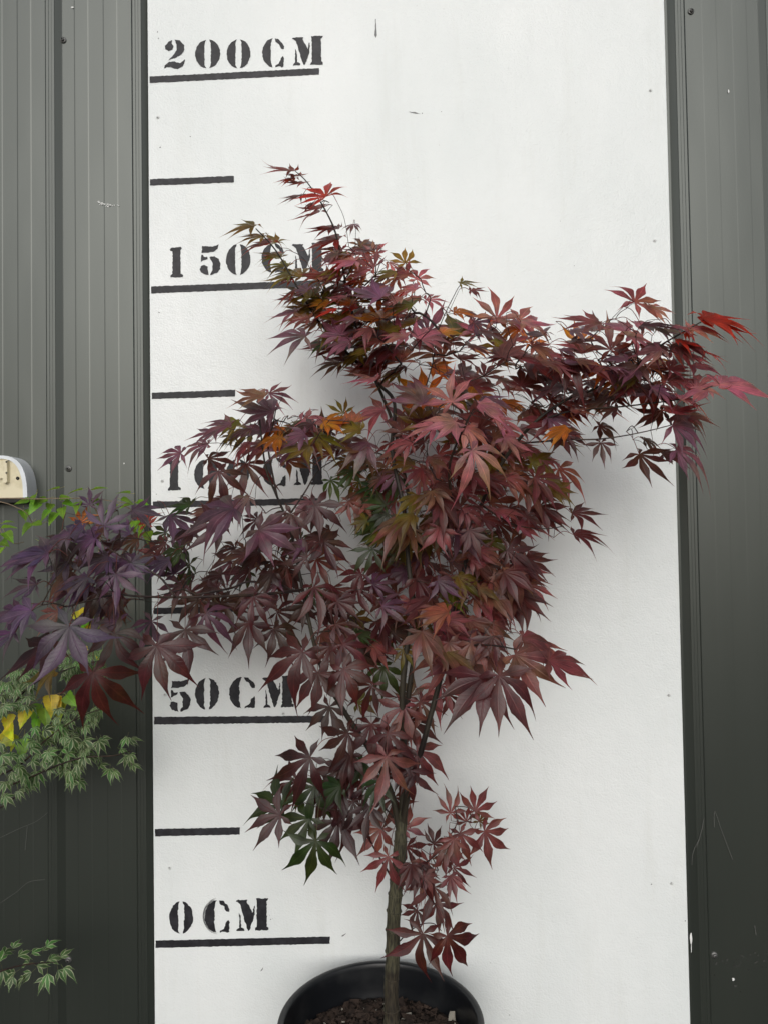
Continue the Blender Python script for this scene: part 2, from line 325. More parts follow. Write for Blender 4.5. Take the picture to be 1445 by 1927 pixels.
G = {
 '0': [arc(.5, .5, .5, .5, 97, 263)+[(.38, .12), (.37, .5), (.38, .88)], arc(.5, .5, .5, .5, 83, -83)+[(.62, .12), (.63, .5), (.62, .88)]],
 'C': [arc(.52, .5, .52, .5, 95, 263)+[(.40, .14), (.37, .3), (.40, .5), (.37, .7), (.41, .88)],
       [(.56, .99), (.72, .96), (.9, .82), (.98, .70), (.96, .62), (.85, .63), (.76, .78), (.6, .88)],
       [(.58, 0), (.60, .05), (.74, .12), (.84, .30), (.94, .38), (.97, .30), (.96, .02), (.88, -.01), (.80, .03), (.68, .02)]],
 'M': [[(0, .93), (.03, .97), (.36, .97), (.34, .90), (.52, .55), (.55, .76), (.58, .78), (.57, .45), (.43, .03), (.39, -.01), (.36, .03), (.13, .83), (.05, .90)],
       [(.11, .58), (.16, .42), (.17, .12), (.26, .06), (.27, 0), (.03, 0), (.04, .05), (.10, .10)],
       [(.62, 1), (1, 1), (.98, .93), (.94, .90), (.95, .12), (1, .08), (1, 0), (.58, 0), (.60, .07), (.64, .11), (.64, .90)]],
 '2': [[(.38, .99), (.2, .93), (.04, .80), (.05, .68), (.2, .62), (.38, .67), (.43, .78), (.36, .88)],
       [(.49, 1), (.75, .96), (.96, .80), (.97, .65), (.82, .48), (.55, .39), (.2, .30), (.45, .48), (.58, .64), (.6, .82)],
       [(0, .02), (.03, .13), (.22, .25), (.5, .24), (.75, .19), (.9, .25), (.98, .32), (.98, .2), (.88, .08), (.65, 0), (.5, .0), (.3, .06), (.12, .07)]],
 '1': [[(0, .92), (.1, .97), (.85, 1), (.92, .95), (.80, .88), (.82, .12), (1, .07), (.98, 0), (.05, 0), (.05, .06), (.2, .12), (.22, .86), (.05, .88)]],
 '5': [[(.10, .96), (.6, .94), (.92, 1), (.85, .86), (.65, .76), (.08, .73), (.1, .85)],
       [(.07, .68), (.16, .67), (.19, .60), (.36, .61), (.37, .53), (.2, .50), (.05, .44)],
       [(.46, .60), (.7, .61), (.9, .52), (1, .36), (.97, .2), (.82, .06), (.5, .0), (.5, .05), (.6, .15), (.61, .4), (.5, .51)],
       [(.2, .33), (.37, .28), (.38, .12), (.42, .0), (.25, .02), (.05, .1), (0, .2), (.05, .3)]]}
def lettering(chars, jit=.6):
    mb = MB()
    for ch, x0, x1, yt, yb in chars:
        sh = -.03*(x1-x0)
        for poly in G[ch]:
            ink(mb, [(x0+u*(x1-x0), yb+(yt-yb)*v_+sh*u) for u, v_ in poly], 3, jit)
    mb.build('lettering', M_ink, board)
lettering([('2', 310, 349, 75, 130), ('0', 368, 415, 75, 129), ('0', 427, 472, 74.5, 129), ('C', 494, 536, 72, 127), ('M', 550, 608, 69, 123)])
lettering([('1', 320, 345, 465, 522), ('5', 377, 416, 461, 518), ('0', 426, 472, 460, 518), ('C', 493, 536, 458, 514), ('M', 550, 609, 458, 512)])
lettering([('1', 315, 341, 866, 923), ('0', 366, 411, 865, 921), ('0', 426, 470, 864, 919), ('C', 494, 540, 861, 916), ('M', 552, 609, 859, 913)])
lettering([('5', 320, 360, 1279, 1340), ('0', 368, 413, 1276, 1336), ('C', 432, 482, 1274, 1334), ('M', 494, 553, 1273, 1332)], .9)
lettering([('0', 319, 364, 1697, 1758), ('C', 386, 434, 1694, 1756), ('M', 444, 506, 1692, 1752)], .9)
mb = MB()
for k in range(15):
    t = k/14; mbx = 384+10*math.sin(t*3.1)**.5*-1 + random.uniform(-2, 3)+4
    y0 = 1692+t*5+random.uniform(-3, 3)
    pts = arc(412, 1724, 27+random.uniform(-3, 3), 32+random.uniform(-2, 3), 110+random.uniform(-10, 10), 250+random.uniform(-30, 20), 14)
    q = [(x, 1724*2-y) for x, y in pts]; ins = [(x+random.uniform(.4, 1.0), y) for x, y in reversed(q)]
    p = q+ins; mb.add([at(x, y, YI-.0001*k*.3+.0004) for x, y in p], [tuple(range(len(p)))])
mb.build('paint_smear', M_smear, board)
for (px, py) in ((298, 221), (1223, 170), (1231, 453), (306, 905), (1258, 1308), (311, 1307), (320, 1633), (1263, 1662), (534, 1343)):
    mb = MB(); disc(mb, at(px, py, YB), .0040, .0012); s_ = mb.build('board_screw', M_painthead, board, True)
    mb = MB(); disc(mb, at(px-.5, py, YB-.00135), .0016, .0002, 8); mb.build('screw_recess', M_hole, s_)
mb = MB()
ink(mb, [(706.3, 36), (707.6, 36), (708.6, 55), (709.5, 66), (707.5, 71), (705, 66), (706, 55)], 3, .3)
ink(mb, [(768, 210), (780, 211), (790, 214), (780, 213.5)], 3, .3); blob(mb, 794, 213, YI, 1, 1)
ink(mb, [(642, 1762), (648, 1758), (652, 1756), (646, 1762)], 3, .3); ink(mb, [(490, 1828), (496, 1820), (494, 1826)], 3, .2)
for (x_, y_, a_) in ((302, 277, 1.3), (359, 257, 1), (1225, 1664, 1.4), (1289, 1733, 1.2), (295, 930, .9), (296, 549, 1), (510, 1730, 1), (640, 1848, 1), (958, 1910, 1), (830, 210, .8), (1080, 500, .8), (300, 588, 1.3), (297, 60, 1.2), (299, 72, 1)):
    blob(mb, x_, y_, YI, a_, a_*.9, 7)
for k in range(70): blob(mb, random.uniform(300, 1240), random.uniform(0, 1900), YI, random.uniform(.25, .6), random.uniform(.25, .6), 5)
mb.build('dirt_mark', M_smear, board)
# ---------------------------------------------------------------- wall box at the left edge
hood = thing('wall_vent_hood', 'cream and white rounded plastic hood on the grey wall at the left edge', 'vent hood', at(-8, 930, YP))
Yf = YP-.045
o0 = at(-8, 937, Yf); s_px = (at(60, 937, Yf)-at(-8, 937, Yf)).x/68
def dome(rx, rz, n=28, flat=.0):
    return [(rx*math.copysign(abs(math.cos(t))**.62, math.cos(t)), rz*math.sin(t)**.8 if math.sin(t) > 0 else 0) for t in [math.pi*k/n for k in range(n+1)]]
out = dome(60*s_px, 79*s_px); inn = dome(52*s_px, 73*s_px); zc = o0.z
def strip(mb, A, ya, B, yb, close=False):
    k = len(A); v = [(o0.x+a[0], ya, zc+a[1]) for a in A]+[(o0.x+b[0], yb, zc+b[1]) for b in B]
    mb.add(v, [(i, i+1, k+i+1, k+i) for i in range(k-1)])
mb = MB(); strip(mb, out, Yf, out, YP); strip(mb, inn, Yf, out, Yf-.0); strip(mb, inn, Yf, inn, Yf+.006)
mb.build('hood_shell', M_hood, hood)
mb = MB(); v = [(o0.x+a[0], Yf+.004, zc+a[1]+.0) for a in inn]; mb.add(v, [tuple(range(len(v)))])
strip(mb, inn, Yf+.004, inn, Yf+.02)
mb.build('face_plate', M_cream, hood)
mb = MB(); mb.box(o0.x-50*s_px, o0.x+16*s_px, Yf-.004, Yf+.004, zc+36*s_px, zc+68*s_px)
mb.box(o0.x+17*s_px, o0.x+25*s_px, Yf-.007, Yf+.004, zc+28*s_px, zc+70*s_px); mb.build('raised_tab', M_cream, hood)
for (x_, y_) in ((13, 869), (13, 890), (34, 900)): mb = MB(); disc(mb, at(x_, y_, Yf+.0030 if x_ > 30 else Yf-.0075), .0022 if x_ < 30 else .004, .0008, 10); mb.build('screw_hole', M_hole, hood)
mb = MB(); mb.box(o0.x-58*s_px, o0.x+58*s_px, Yf+.004, YP-.004, zc-9*s_px, zc-.0005); mb.build('hood_base', M_dark, hood)
# ---------------------------------------------------------------- pot and potting mix
PC = Vector((.0, 0, 0))
Yback = 1.665; pb = at(722, 1806, Yback); RIM_Z = pb.z; PR = .200
PX, PY = pb.x, Yback-PR
pot = thing('plant_pot', 'round black plastic nursery pot holding the red maple below the board', 'pot', (PX, PY, 0))
prof = [(.14, .004), (.150, .0), (.155, .01), (.183, RIM_Z-.075), (.184, RIM_Z-.07), (.193, RIM_Z-.066), (.196, RIM_Z-.03), (.2, RIM_Z-.012), (PR, RIM_Z-.005), (PR, RIM_Z-.001), (PR-.003, RIM_Z), (PR-.010, RIM_Z), (PR-.0125, RIM_Z-.003), (PR-.013, RIM_Z-.012), (PR-.016, RIM_Z-.04), (PR-.018, RIM_Z-.075), (PR-.02, RIM_Z-.078), (.16, .02), (.001, .02)]
k0 = 3
mb = MB(); mb.lathe(prof[:7], (PX, PY)); mb.build('pot_body', M_pot, pot, True)
mb = MB(); mb.lathe(prof[6:17], (PX, PY)); rm = mb.build('rim', M_pot, pot, True)
mb = MB(); mb.lathe(prof[16:], (PX, PY)); mb.build('inner_wall', M_pot, pot, True)
SZ = RIM_Z-.072
mb = MB(); n = 60; rings = 22; v = []; f = []
for i in range(rings+1):
    rr = (PR-.0185)*i/rings
    for k in range(n):
        a = 2*math.pi*k/n; x, y = rr*math.cos(a), rr*math.sin(a)
        h = .010*math.exp(-rr*rr/.004) + (random.uniform(-.004, .004) if i < rings else 0)
        v.append((PX+x, PY+y, SZ+h))
for i in range(rings):
    for k in range(n): f.append((i*n+k, i*n+(k+1) % n, (i+1)*n+(k+1) % n, (i+1)*n+k))
kk = len(v)
chips = MB(); chips.add(v, f)
grit = MB()
for k in range(1900):
    a = random.uniform(0, 6.283); rr = (PR-.024)*math.sqrt(random.random()); big = random.random()
    s_ = random.uniform(.0025, .006) if big < .85 else random.uniform(.007, .014)
    dx, dy, dz = s_*random.uniform(.8, 1.8), s_*random.uniform(.4, .9), s_*random.uniform(.15, .5)
    rot = Matrix.Rotation(random.uniform(0, 6.28), 3, 'Z') @ Matrix.Rotation(random.gauss(0, .5), 3, 'X') @ Matrix.Rotation(random.gauss(0, .4), 3, 'Y')
    c = Vector((PX+rr*math.cos(a), PY+rr*math.sin(a), SZ+.004+.010*math.exp(-rr*rr/.004)))
    vs = [c+rot @ Vector((sx*dx*random.uniform(.5, 1), sy*dy*random.uniform(.5, 1), sz*dz)) for sx, sy, sz in ((-1,-1,-1),(1,-1,-1),(1,1,-1),(-1,1,-1),(-1,-1,1),(1,-1,1),(1,1,1),(-1,1,1))]
    fs = [(0,3,2,1),(4,5,6,7),(0,1,5,4),(1,2,6,5),(2,3,7,6),(3,0,4,7)]
    if k % 22 == 0: grit.add([c+(p-c)*.6 for p in vs], fs)
    else: chips.add(vs, fs)
# one pale flake by the right of the pot
c = at(850, 1915, 1.50); 
t_ = (SZ+.012-CAM_Z)/(ray(850, 1915).z); c = CAM+ray(850, 1915)*t_
grit.add([c+Vector(p)*.008 for p in ((-1,-.7,-.4),(.9,-.6,-.3),(1,.8,-.3),(-.8,.7,-.4),(-.9,-.6,.9),(.6,-.7,.6),(.8,.6,1.3),(-.5,.7,1.2))], [(0,3,2,1),(4,5,6,7),(0,1,5,4),(1,2,6,5),(2,3,7,6),(3,0,4,7)])
ns = len(chips.v); nf = len(chips.f); chips.add(grit.v, grit.f)
so_ = chips.build('potting_mix', M_soil); so_['kind'] = 'stuff'
so_['label'] = 'dark bark potting mix with pale grit in the black pot'; so_['category'] = 'soil'
so_.data.materials.append(M_chip); so_.data.materials.append(M_stone)
mi = [0 if i < len(f) else (1 if i < nf else 2) for i in range(len(chips.f))]
so_.data.polygons.foreach_set('material_index', mi)

# ---------------------------------------------------------------- leaves
PROF = [(.0, .01), (.1, .3), (.2, .46), (.3, .62), (.36, .78), (.42, .92), (.48, 1.0), (.55, .97), (.61, .82), (.67, .62), (.73, .42), (.79, .25), (.85, .15), (.91, .09), (.96, .05), (1.0, .0)]
LOBES7 = [(0, 1.0), (34, .93), (-34, .93), (70, .76), (-70, .76), (118, .42), (-118, .42)]
LOBES5 = [(0, 1.0), (42, .9), (-42, .9), (88, .62), (-88, .62)]
class Leaves:
    def __init__(s): s.v = []; s.f = []; s.uv = []; s.col = []
    def leaf(s, hub, D, Nn, Lr, col, lobes=LOBES7, hw=.145, droop=.25, grav=.12, prof=PROF, fold=.28, jag=.07, fan=1.0):
        lobes = [(a*fan, l) for a, l in lobes]
        D = D.normalized(); Nn = (Nn-D*Nn.dot(D)).normalized(); S = Nn.cross(D)
        order = sorted(lobes); kd = droop*random.uniform(.6, 1.5); side = random.gauss(0, .10)
        for idx, (a, ln) in enumerate(order):
            ln *= random.uniform(.84, 1.06); aj = a+random.gauss(0, 4.0)*(0 if ln > .99 else 1)
            lo = (a-order[idx-1][0])/2 if idx > 0 else 28
            hi = (order[idx+1][0]-a)/2 if idx < len(order)-1 else 28
            tl, th = math.tan(math.radians(lo)), math.tan(math.radians(hi))
            W = hw*(ln**.7)*random.uniform(.92, 1.1); ar = math.radians(a); bend = random.gauss(0, .17)*ln; db = random.gauss(0, .16)+.08
            base = len(s.v); da = math.radians(aj-a)
            cc = [c*random.uniform(.9, 1.12) for c in col]
            for i, (t, wv) in enumerate(prof):
                r_ = t*ln; q = max(0, t-.3)
                wr = [min(wv*W*(1+random.uniform(-jag, jag)), r_*(tl if sd_ < 0 else th)*.998+.002) for sd_ in (-1, 1)]
                ang = ar+da*min(1, q*2)
                off = bend*q*q*2
                for sd_, ww in ((-1, wr[0]), (0, 0), (1, wr[1])):
                    x = r_*math.cos(ang)-(sd_*ww+off)*math.sin(ang); y = r_*math.sin(ang)+(sd_*ww+off)*math.cos(ang)
                    rr = math.hypot(x, y)
                    z = -kd*rr*rr - db*q*q*1.6 + fold*ww - side*y*abs(y)
                    p = hub+(D*x+S*y+Nn*z)*Lr; p = p-Vector((0, 0, 1))*(grav*rr*rr*Lr)
                    s.v.append(p); s.uv.append((sd_, t)); s.col.append((*cc, 1))
            for i in range(len(prof)-1):
                b = base+i*3
                s.f.append((b, b+3, b+4, b+1)); s.f.append((b+1, b+4, b+5, b+2))
    def stalk(s, P, r, col):
        mbb = MB(); mbb.tube(P, r, 5, False); k = len(s.v); s.v += mbb.v; s.f += [[i+k for i in q] for q in mbb.f]
        s.uv += [(.5, .013)]*len(mbb.v); s.col += [(*col, 1)]*len(mbb.v)
    def build(s, name, mt, parent):
        o = obj(name, s.v, s.f, mt, parent, True); me = o.data
        ca = me.attributes.new('tint', 'FLOAT_COLOR', 'POINT'); ca.data.foreach_set('color', np.array(s.col, dtype=np.float32).ravel())
        ul = me.uv_layers.new(name='uv'); li = np.empty(len(me.loops), dtype=np.int32); me.loops.foreach_get('vertex_index', li)
        ul.data.foreach_set('uv', np.array(s.uv, dtype=np.float32)[li].ravel()); return o
PAL = {'T': (.17, .050, .030), 'E': (.10, .013, .010), 'P': (.070, .036, .074), 'D': (.058, .012, .014), 'M': (.185, .060, .080), 'R': (.21, .016, .010), 'O': (.20, .060, .008),
       'L': (.075, .050, .008), 'G': (.022, .032, .009), 'K': (.040, .013, .015), 'B': (.100, .038, .032), 'W': (.128, .034, .040)}
# hub x, hub y, direction of the middle lobe, its length (photograph pixels), colour [, face-on factor [, distance]]
LEAVES = '''
795,1757,-100,94,D,.97;841,1761,-55,88,D,.97;785,1713,-120,36,D;821,1700,-50,40,D;817,1670,-110,50,D;805,1656,200,42,W;853,1632,-20,42,D;807,1624,210,42,W;865,1568,-70,47,W,.95
911,1564,-45,57,W,.95;847,1530,92,43,W,1;893,1526,60,46,W,1;815,1588,60,34,D,.9;877,1546,120,26,W;901,1546,60,26,L;761,1560,70,42,W;765,1594,-30,42,D;731,1612,-112,70,W,.9;717,1560,225,52,W,.9
594,1582,-100,88,G,.9;637,1544,-90,62,K;528,1534,190,78,K,.8;532,1516,150,64,G,.7;582,1540,215,62,G,.8;592,1480,-100,54,G;645,1476,-120,56,K;665,1508,-100,64,K;697,1476,-140,52,K
584,1425,212,94,K,.8;655,1379,215,78,D,.85;699,1363,-90,58,D;727,1424,-98,92,W,.9;783,1413,-60,82,W,.9;768,1356,-30,60,D;771,1311,110,40,B,.9;598,1266,-88,84,D,.9;646,1259,-60,84,D,.9
570,1227,215,98,D,.8;645,1213,-35,72,D;632,1175,-35,66,D;721,1255,-90,44,G;736,1202,200,40,G;757,1222,-60,36,L;673,1323,20,38,L,.9;516,1183,-60,55,K;469,1172,-90,52,K;522,1152,-20,52,K
425,1133,-40,52,K;477,1125,-60,52,D;591,1105,-70,78,D;541,1063,200,72,D,.8;487,997,-35,90,P,.7;609,1019,-40,64,K;595,1053,-28,62,W;548,968,-110,56,K,.8;592,951,-30,62,K,.9
440,956,192,110,P,.6;412,982,210,82,K,.7;412,887,-75,74,K,.8;463,873,-60,58,K;341,853,185,66,P,.65;392,863,0,52,K,.6;436,798,170,76,P,.45;409,812,180,70,P,.4;392,836,195,56,P,.5
514,775,150,92,P,.5;507,741,10,48,P,.6;500,745,150,85,B,.35;551,826,-60,60,P;473,809,215,56,L,.6;568,792,-15,62,M,.6;609,795,-10,66,O,.5;592,822,-15,76,L,.5;646,778,110,34,L,.8
734,833,-70,42,D;643,883,0,56,B,.55;538,866,0,52,B,.6;656,944,-90,38,B,.9;700,1033,-100,50,G,.9;622,904,-60,38,G;707,944,180,50,G,.6;707,914,190,42,G,.6;711,978,190,50,G,.6
738,928,150,45,G;358,1063,190,50,G,.9;436,1056,230,52,P;460,1033,10,62,B,.6;314,1002,180,36,G;565,1016,10,32,G;540,1030,-20,40,G;470,1075,200,42,G,.7
196,990,70,62,P,.9,1.3;181,1013,198,72,P,.6,1.25;133,1006,170,84,P,.5,1.25;90,1042,188,90,P,.5,1.2;133,1056,210,62,P,.6,1.3;199,1040,-50,40,P,.8;246,1060,-20,50,P,.7;219,1081,-80,70,P,.85,1.25
166,1086,215,78,P,.55,1.2;60,1149,198,84,P,.6,1.15;131,1179,-102,112,P,.85,1.1;100,1205,218,112,K,.6,1.18;103,1262,215,72,L,.5;110,1152,200,50,B,.7;216,1192,-70,92,K,.9,1.2;193,1136,-60,62,P,.8
286,1169,-100,66,P,.8;296,1215,-78,104,D,.85,1.2;176,1265,-78,102,D,.9,1.25;349,1185,-75,86,K,.85;388,1155,-40,72,P,.8;342,1102,220,56,P,.8;395,1102,-100,48,P;375,1129,-100,52,K
415,1136,-10,56,K;276,986,100,32,R,.8;249,960,-12,72,P,.5;153,983,80,34,O,.8;169,950,95,32,P;246,1003,190,52,P,.5;230,1120,200,50,K,.6;330,1010,20,50,P,.6;300,1045,150,44,B,.6
554,322,138,80,E,.3;556,336,165,38,E,.4;614,370,120,62,R,.6;570,367,165,46,P,.4;590,382,205,26,E,.5;639,450,155,90,E,.4;600,400,140,50,E,.3;639,429,150,28,P,.5;665,422,-90,22,P,.5;649,478,170,66,E,.4;655,495,178,50,R,.35
670,491,185,66,M,.5;677,464,60,38,B,.8;706,478,100,32,M,.9;691,505,170,42,O,.8;732,495,0,40,M,.6;762,495,90,40,L,.8;784,526,60,38,M,.9;763,547,170,42,R,.5;801,564,0,46,M,.5;749,522,200,36,M
480,426,155,60,L,.4;511,457,150,60,E,.35;521,457,110,34,L,.5;570,519,130,58,L,.5;552,526,190,32,E,.4;545,500,140,50,L,.4;585,560,120,58,L,.5;530,480,150,40,E,.4;560,585,165,60,P,.4;600,520,150,44,L,.4;608,581,110,62,L,.7;556,564,160,42,P,.4;583,599,170,60,B,.4;576,633,172,90,P,.55
621,644,175,46,G,.4;711,595,50,52,O,.85;663,616,185,70,L,.5;666,568,80,42,L;656,536,165,60,P,.4;677,533,140,42,L;621,557,30,30,P;656,575,100,46,P,.7;684,512,160,40,M,.6
864,533,20,36,L,.4;884,547,-10,30,D,.4;853,588,25,42,O,.5;867,588,-5,44,D,.4;763,595,-40,46,P,.5;774,626,10,60,P,.5;642,685,170,56,K,.4;666,675,150,52,K,.5;853,633,90,26,G,.9
934,600,88,64,W,.9;974,605,30,62,M,.7;980,606,-8,84,M,.3;894,627,100,42,M,.8;934,654,90,42,L,.9;999,645,90,36,O,.9;1090,645,100,42,O,.9;1130,609,158,88,W,.35;1193,569,60,60,W,.8
1220,578,0,52,M,.6;1193,609,15,54,M,.4;1148,658,90,60,W,.85;1179,632,10,76,M,.5;1184,676,35,52,O,.6;1135,694,190,62,O,.5;1215,658,-10,66,W,.45;1322,598,8,150,R,.42;1318,604,-10,125,R,.3;1295,618,-18,80,M,.35;1270,640,-30,50,R,.3
1290,625,-70,20,R,.5;1313,658,3,72,R,.25;1269,667,-8,54,M,.3;1353,723,4,122,M,.5;40,1150,195,70,P,.5,1.2;48,1052,185,66,P,.5,1.25;92,1040,180,100,P,.45,1.2;1300,690,-15,60,M,.3;1215,690,-10,60,T,.3;1270,780,-35,70,P,.5;1331,734,190,60,M,.4;1246,710,-20,80,W,.4;1246,775,-175,66,K,.5;1264,801,-20,84,P,.6;1273,846,-20,88,P,.65
1202,855,-60,60,K,.7;1246,855,-20,52,K,.5;1130,833,-90,36,K,.8;1126,801,-40,42,K,.6;1211,828,0,42,K,.5;1162,770,180,46,K,.4;1246,717,-60,26,K;1202,730,-15,66,K,.45;1068,766,-40,46,D,.6
1059,819,-60,46,K,.7;1050,882,-40,62,W,.7;850,757,100,62,M,.8,1.3;929,788,-15,80,M,.5,1.28;947,824,-30,68,M,.6,1.25;887,848,-62,82,M,.8,1.22;858,794,205,76,M,.6,1.25;723,772,165,86,M,.45,1.3
803,746,132,64,O,.7,1.32;900,760,-10,90,M,.35,1.3;820,800,200,60,M,.5,1.3;875,805,-40,70,M,.6,1.3;844,981,205,62,B,.8;862,959,130,60,B,.7;899,951,-90,50,M,.7;1016,951,-40,62,D,.85
1005,900,-20,78,D,.7;1075,966,-5,60,D,.4;1078,1006,5,64,D,.3;961,1017,-20,46,W,.8;902,1032,-110,62,W,.8;792,1054,190,66,W,.7;844,1083,-80,50,W,.85;987,1050,-15,56,D,.5;972,1083,-35,66,D,.7
939,1102,-60,74,D,.8;924,1138,-60,48,D;844,1153,165,78,T,.45,1.25;847,1167,-60,50,W,.8;799,1180,170,80,B,.3,1.25;852,1231,190,88,W,.7,1.15;850,1240,-90,70,W,.6,1.18;912,1275,-122,104,D,.6,1.15
938,1272,-65,108,D,.8,1.14;968,1232,-45,106,W,.6,1.12;1031,1242,-24,92,W,.35,1.15;982,1200,-22,64,W,.5,1.2;910,1176,-30,56,B,.6;885,1211,-60,52,W;844,1308,-60,32,D
726,951,150,46,G,.7;730,995,200,50,L,.6;671,1108,-40,62,D,.7;700,1100,20,58,P,.6;718,1141,-10,62,P,.6;666,1161,-50,40,L;747,1119,170,60,D,.6;680,1080,200,50,D
740,1015,-60,45,G;760,985,200,50,L,.7;770,1010,-100,48,L,.7;720,900,170,46,B,.5;760,905,190,50,G,.5;690,870,0,52,B,.5;820,905,120,52,B,.7;800,1130,-60,40,L;745,1160,-90,40,L
498,446,155,54,L,.4;530,484,140,50,L,.45;548,518,150,56,L,.5;562,545,175,50,E,.4;582,585,150,60,L,.55;600,606,190,54,B,.45;622,640,160,60,P,.5;640,655,175,62,D,.45;575,560,95,46,L,.5;610,600,90,44,O,.5
628,430,150,58,E,.4;645,470,160,62,W,.4;655,512,165,66,E,.45;662,545,150,56,P,.5;668,590,160,66,L,.5;605,392,125,44,E,.4;572,345,130,40,E,.4;560,332,100,30,E,.4
700,1290,-110,58,D,.9;620,1330,-100,56,K,.85;730,1380,-80,60,D,.9;770,1450,-80,66,D,.9;690,1450,-110,66,D,.9;560,1470,200,60,K,.8;620,1480,-110,62,K,.9;760,1330,-110,60,W,.8;790,1320,-60,54,W,.8;742,1500,-100,58,D,.9
820,1190,-60,62,W,.7;880,1250,-30,72,W,.6;1000,1215,-20,70,W,.45;830,1290,-100,56,W,.8;30,1190,205,72,P,.5,1.15;70,1100,195,66,P,.5,1.2
'''
leaves = []
for row in LEAVES.replace('\n', ';').split(';'):
    if not row.strip(): continue
    q = row.split(','); x, y, a, ln = map(float, q[:4]); c = q[4]
    s_ = float(q[5]) if len(q) > 5 else .75
    dep = float(q[6]) if len(q) > 6 else max(1.12, min(1.60, 1.50-(ln-62)*.0045+random.uniform(-.06, .04)))
    leaves.append((x, y, a, ln, c, s_, dep, 1))
def inside(x, y, P):
    r_ = False; j = len(P)-1
    for i in range(len(P)):
        if (P[i][1] > y) != (P[j][1] > y) and x < (P[j][0]-P[i][0])*(y-P[i][1])/(P[j][1]-P[i][1])+P[i][0]: r_ = not r_
        j = i
    return r_
def fill(P, n, pal, ang, ln, s_, dep, gap=16):
    done = []; tries = 0
    xs_ = [p[0] for p in P]; ys_ = [p[1] for p in P]
    while len(done) < n and tries < n*60:
        tries += 1; x = random.uniform(min(xs_), max(xs_)); y = random.uniform(min(ys_), max(ys_))
        if not inside(x, y, P) or any((x-a)**2+(y-b)**2 < gap*gap for a, b in done): continue
        done.append((x, y)); a = ang(x, y)+random.gauss(0, 35)
        leaves.append((x, y, a, random.uniform(*ln), random.choice(pal), max(.25, min(.95, random.gauss(s_, .15))), random.uniform(*dep), 0))
out_ang = lambda x, y: math.degrees(math.atan2(-(y-(900 if y < 1000 else 1000))*.4-25, x-800))
fill([(590, 540), (630, 470), (680, 460), (770, 510), (800, 560), (760, 620), (650, 600)], 30, 'PPPMLLEW', lambda x, y: 150, (40, 58), .4, (1.46, 1.6), 15)
fill([(600, 590), (760, 600), (780, 700), (700, 700), (650, 660)], 26, 'PLLDDKB', lambda x, y: 165, (44, 62), .4, (1.46, 1.6), 15)
fill([(880, 600), (1000, 600), (1200, 620), (1270, 650), (1260, 760), (1100, 700), (900, 680)], 40, 'PPWWMLOD', lambda x, y: random.choice([20, 60, -15, 150]), (42, 62), .45, (1.38, 1.55), 18)
fill([(1160, 620), (1260, 600), (1290, 680), (1330, 730), (1300, 800), (1220, 780)], 14, 'PWWMK', lambda x, y: -5, (50, 70), .35, (1.36, 1.46), 18)
fill([(640, 560), (700, 540), (780, 590), (880, 640), (1000, 660), (1080, 660), (1040, 740), (1040, 830), (850, 830), (760, 760), (700, 720), (640, 640)], 80, 'PPPPMMWWDDLOB', out_ang, (42, 66), .45, (1.36, 1.6), 17)
fill([(1040, 670), (1230, 690), (1230, 730), (1110, 770), (1060, 820), (1030, 800)], 34, 'PWWDDKMO', lambda x, y: random.choice([-20, 190, 0]), (40, 62), .4, (1.38, 1.58), 15)
fill([(770, 770), (1000, 840), (1040, 900), (1020, 960), (960, 1000), (960, 1100), (900, 1130), (780, 1160), (740, 1050), (730, 900)], 118, 'DDDWWWBBLLPD', out_ang, (40, 62), .6, (1.38, 1.60), 15)
fill([(960, 1040), (1010, 1080), (980, 1120), (900, 1110)], 10, 'DDW', lambda x, y: -40, (44, 60), .6, (1.4, 1.5), 14)
fill([(430, 790), (690, 790), (700, 850), (640, 860), (560, 850), (440, 830)], 30, 'PKKBLWO', out_ang, (42, 60), .45, (1.4, 1.55), 16)
fill([(320, 960), (430, 930), (560, 930), (640, 960), (620, 1060), (590, 1140), (470, 1130), (320, 1090), (300, 1020)], 38, 'KKKPPGBD', lambda x, y: 200, (38, 62), .6, (1.38, 1.58), 20)
fill([(640, 860), (720, 850), (740, 1010), (690, 1010)], 16, 'GLLBG', lambda x, y: -120, (34, 46), .6, (1.5, 1.62), 17)
fill([(110, 980), (270, 990), (270, 1090), (250, 1180), (120, 1130), (110, 1050)], 20, 'PPPKB', lambda x, y: 205, (48, 72), .6, (1.3, 1.45), 22)
fill([(560, 1100), (690, 1110), (740, 1180), (700, 1230), (600, 1220)], 16, 'DDKWG', lambda x, y: -60, (42, 60), .65, (1.42, 1.58), 18)
fill([(760, 1180), (900, 1150), (940, 1220), (830, 1240), (780, 1230)], 16, 'WWBDD', lambda x, y: -60, (44, 64), .6, (1.25, 1.45), 16)
fill([(600, 1440), (700, 1400), (800, 1380), (800, 1440), (740, 1530), (620, 1530)], 12, 'KKDDG', lambda x, y: -100, (44, 60), .7, (1.4, 1.55), 20)
fill([(560, 520), (600, 560), (650, 480), (700, 470), (740, 560), (650, 640), (600, 600)], 16, 'LLRPMO', lambda x, y: 150, (36, 52), .45, (1.44, 1.58), 17)
fill([(770, 1590), (860, 1570), (850, 1650), (780, 1680)], 8, 'DWD', lambda x, y: -60, (28, 40), .8, (1.42, 1.52), 15)

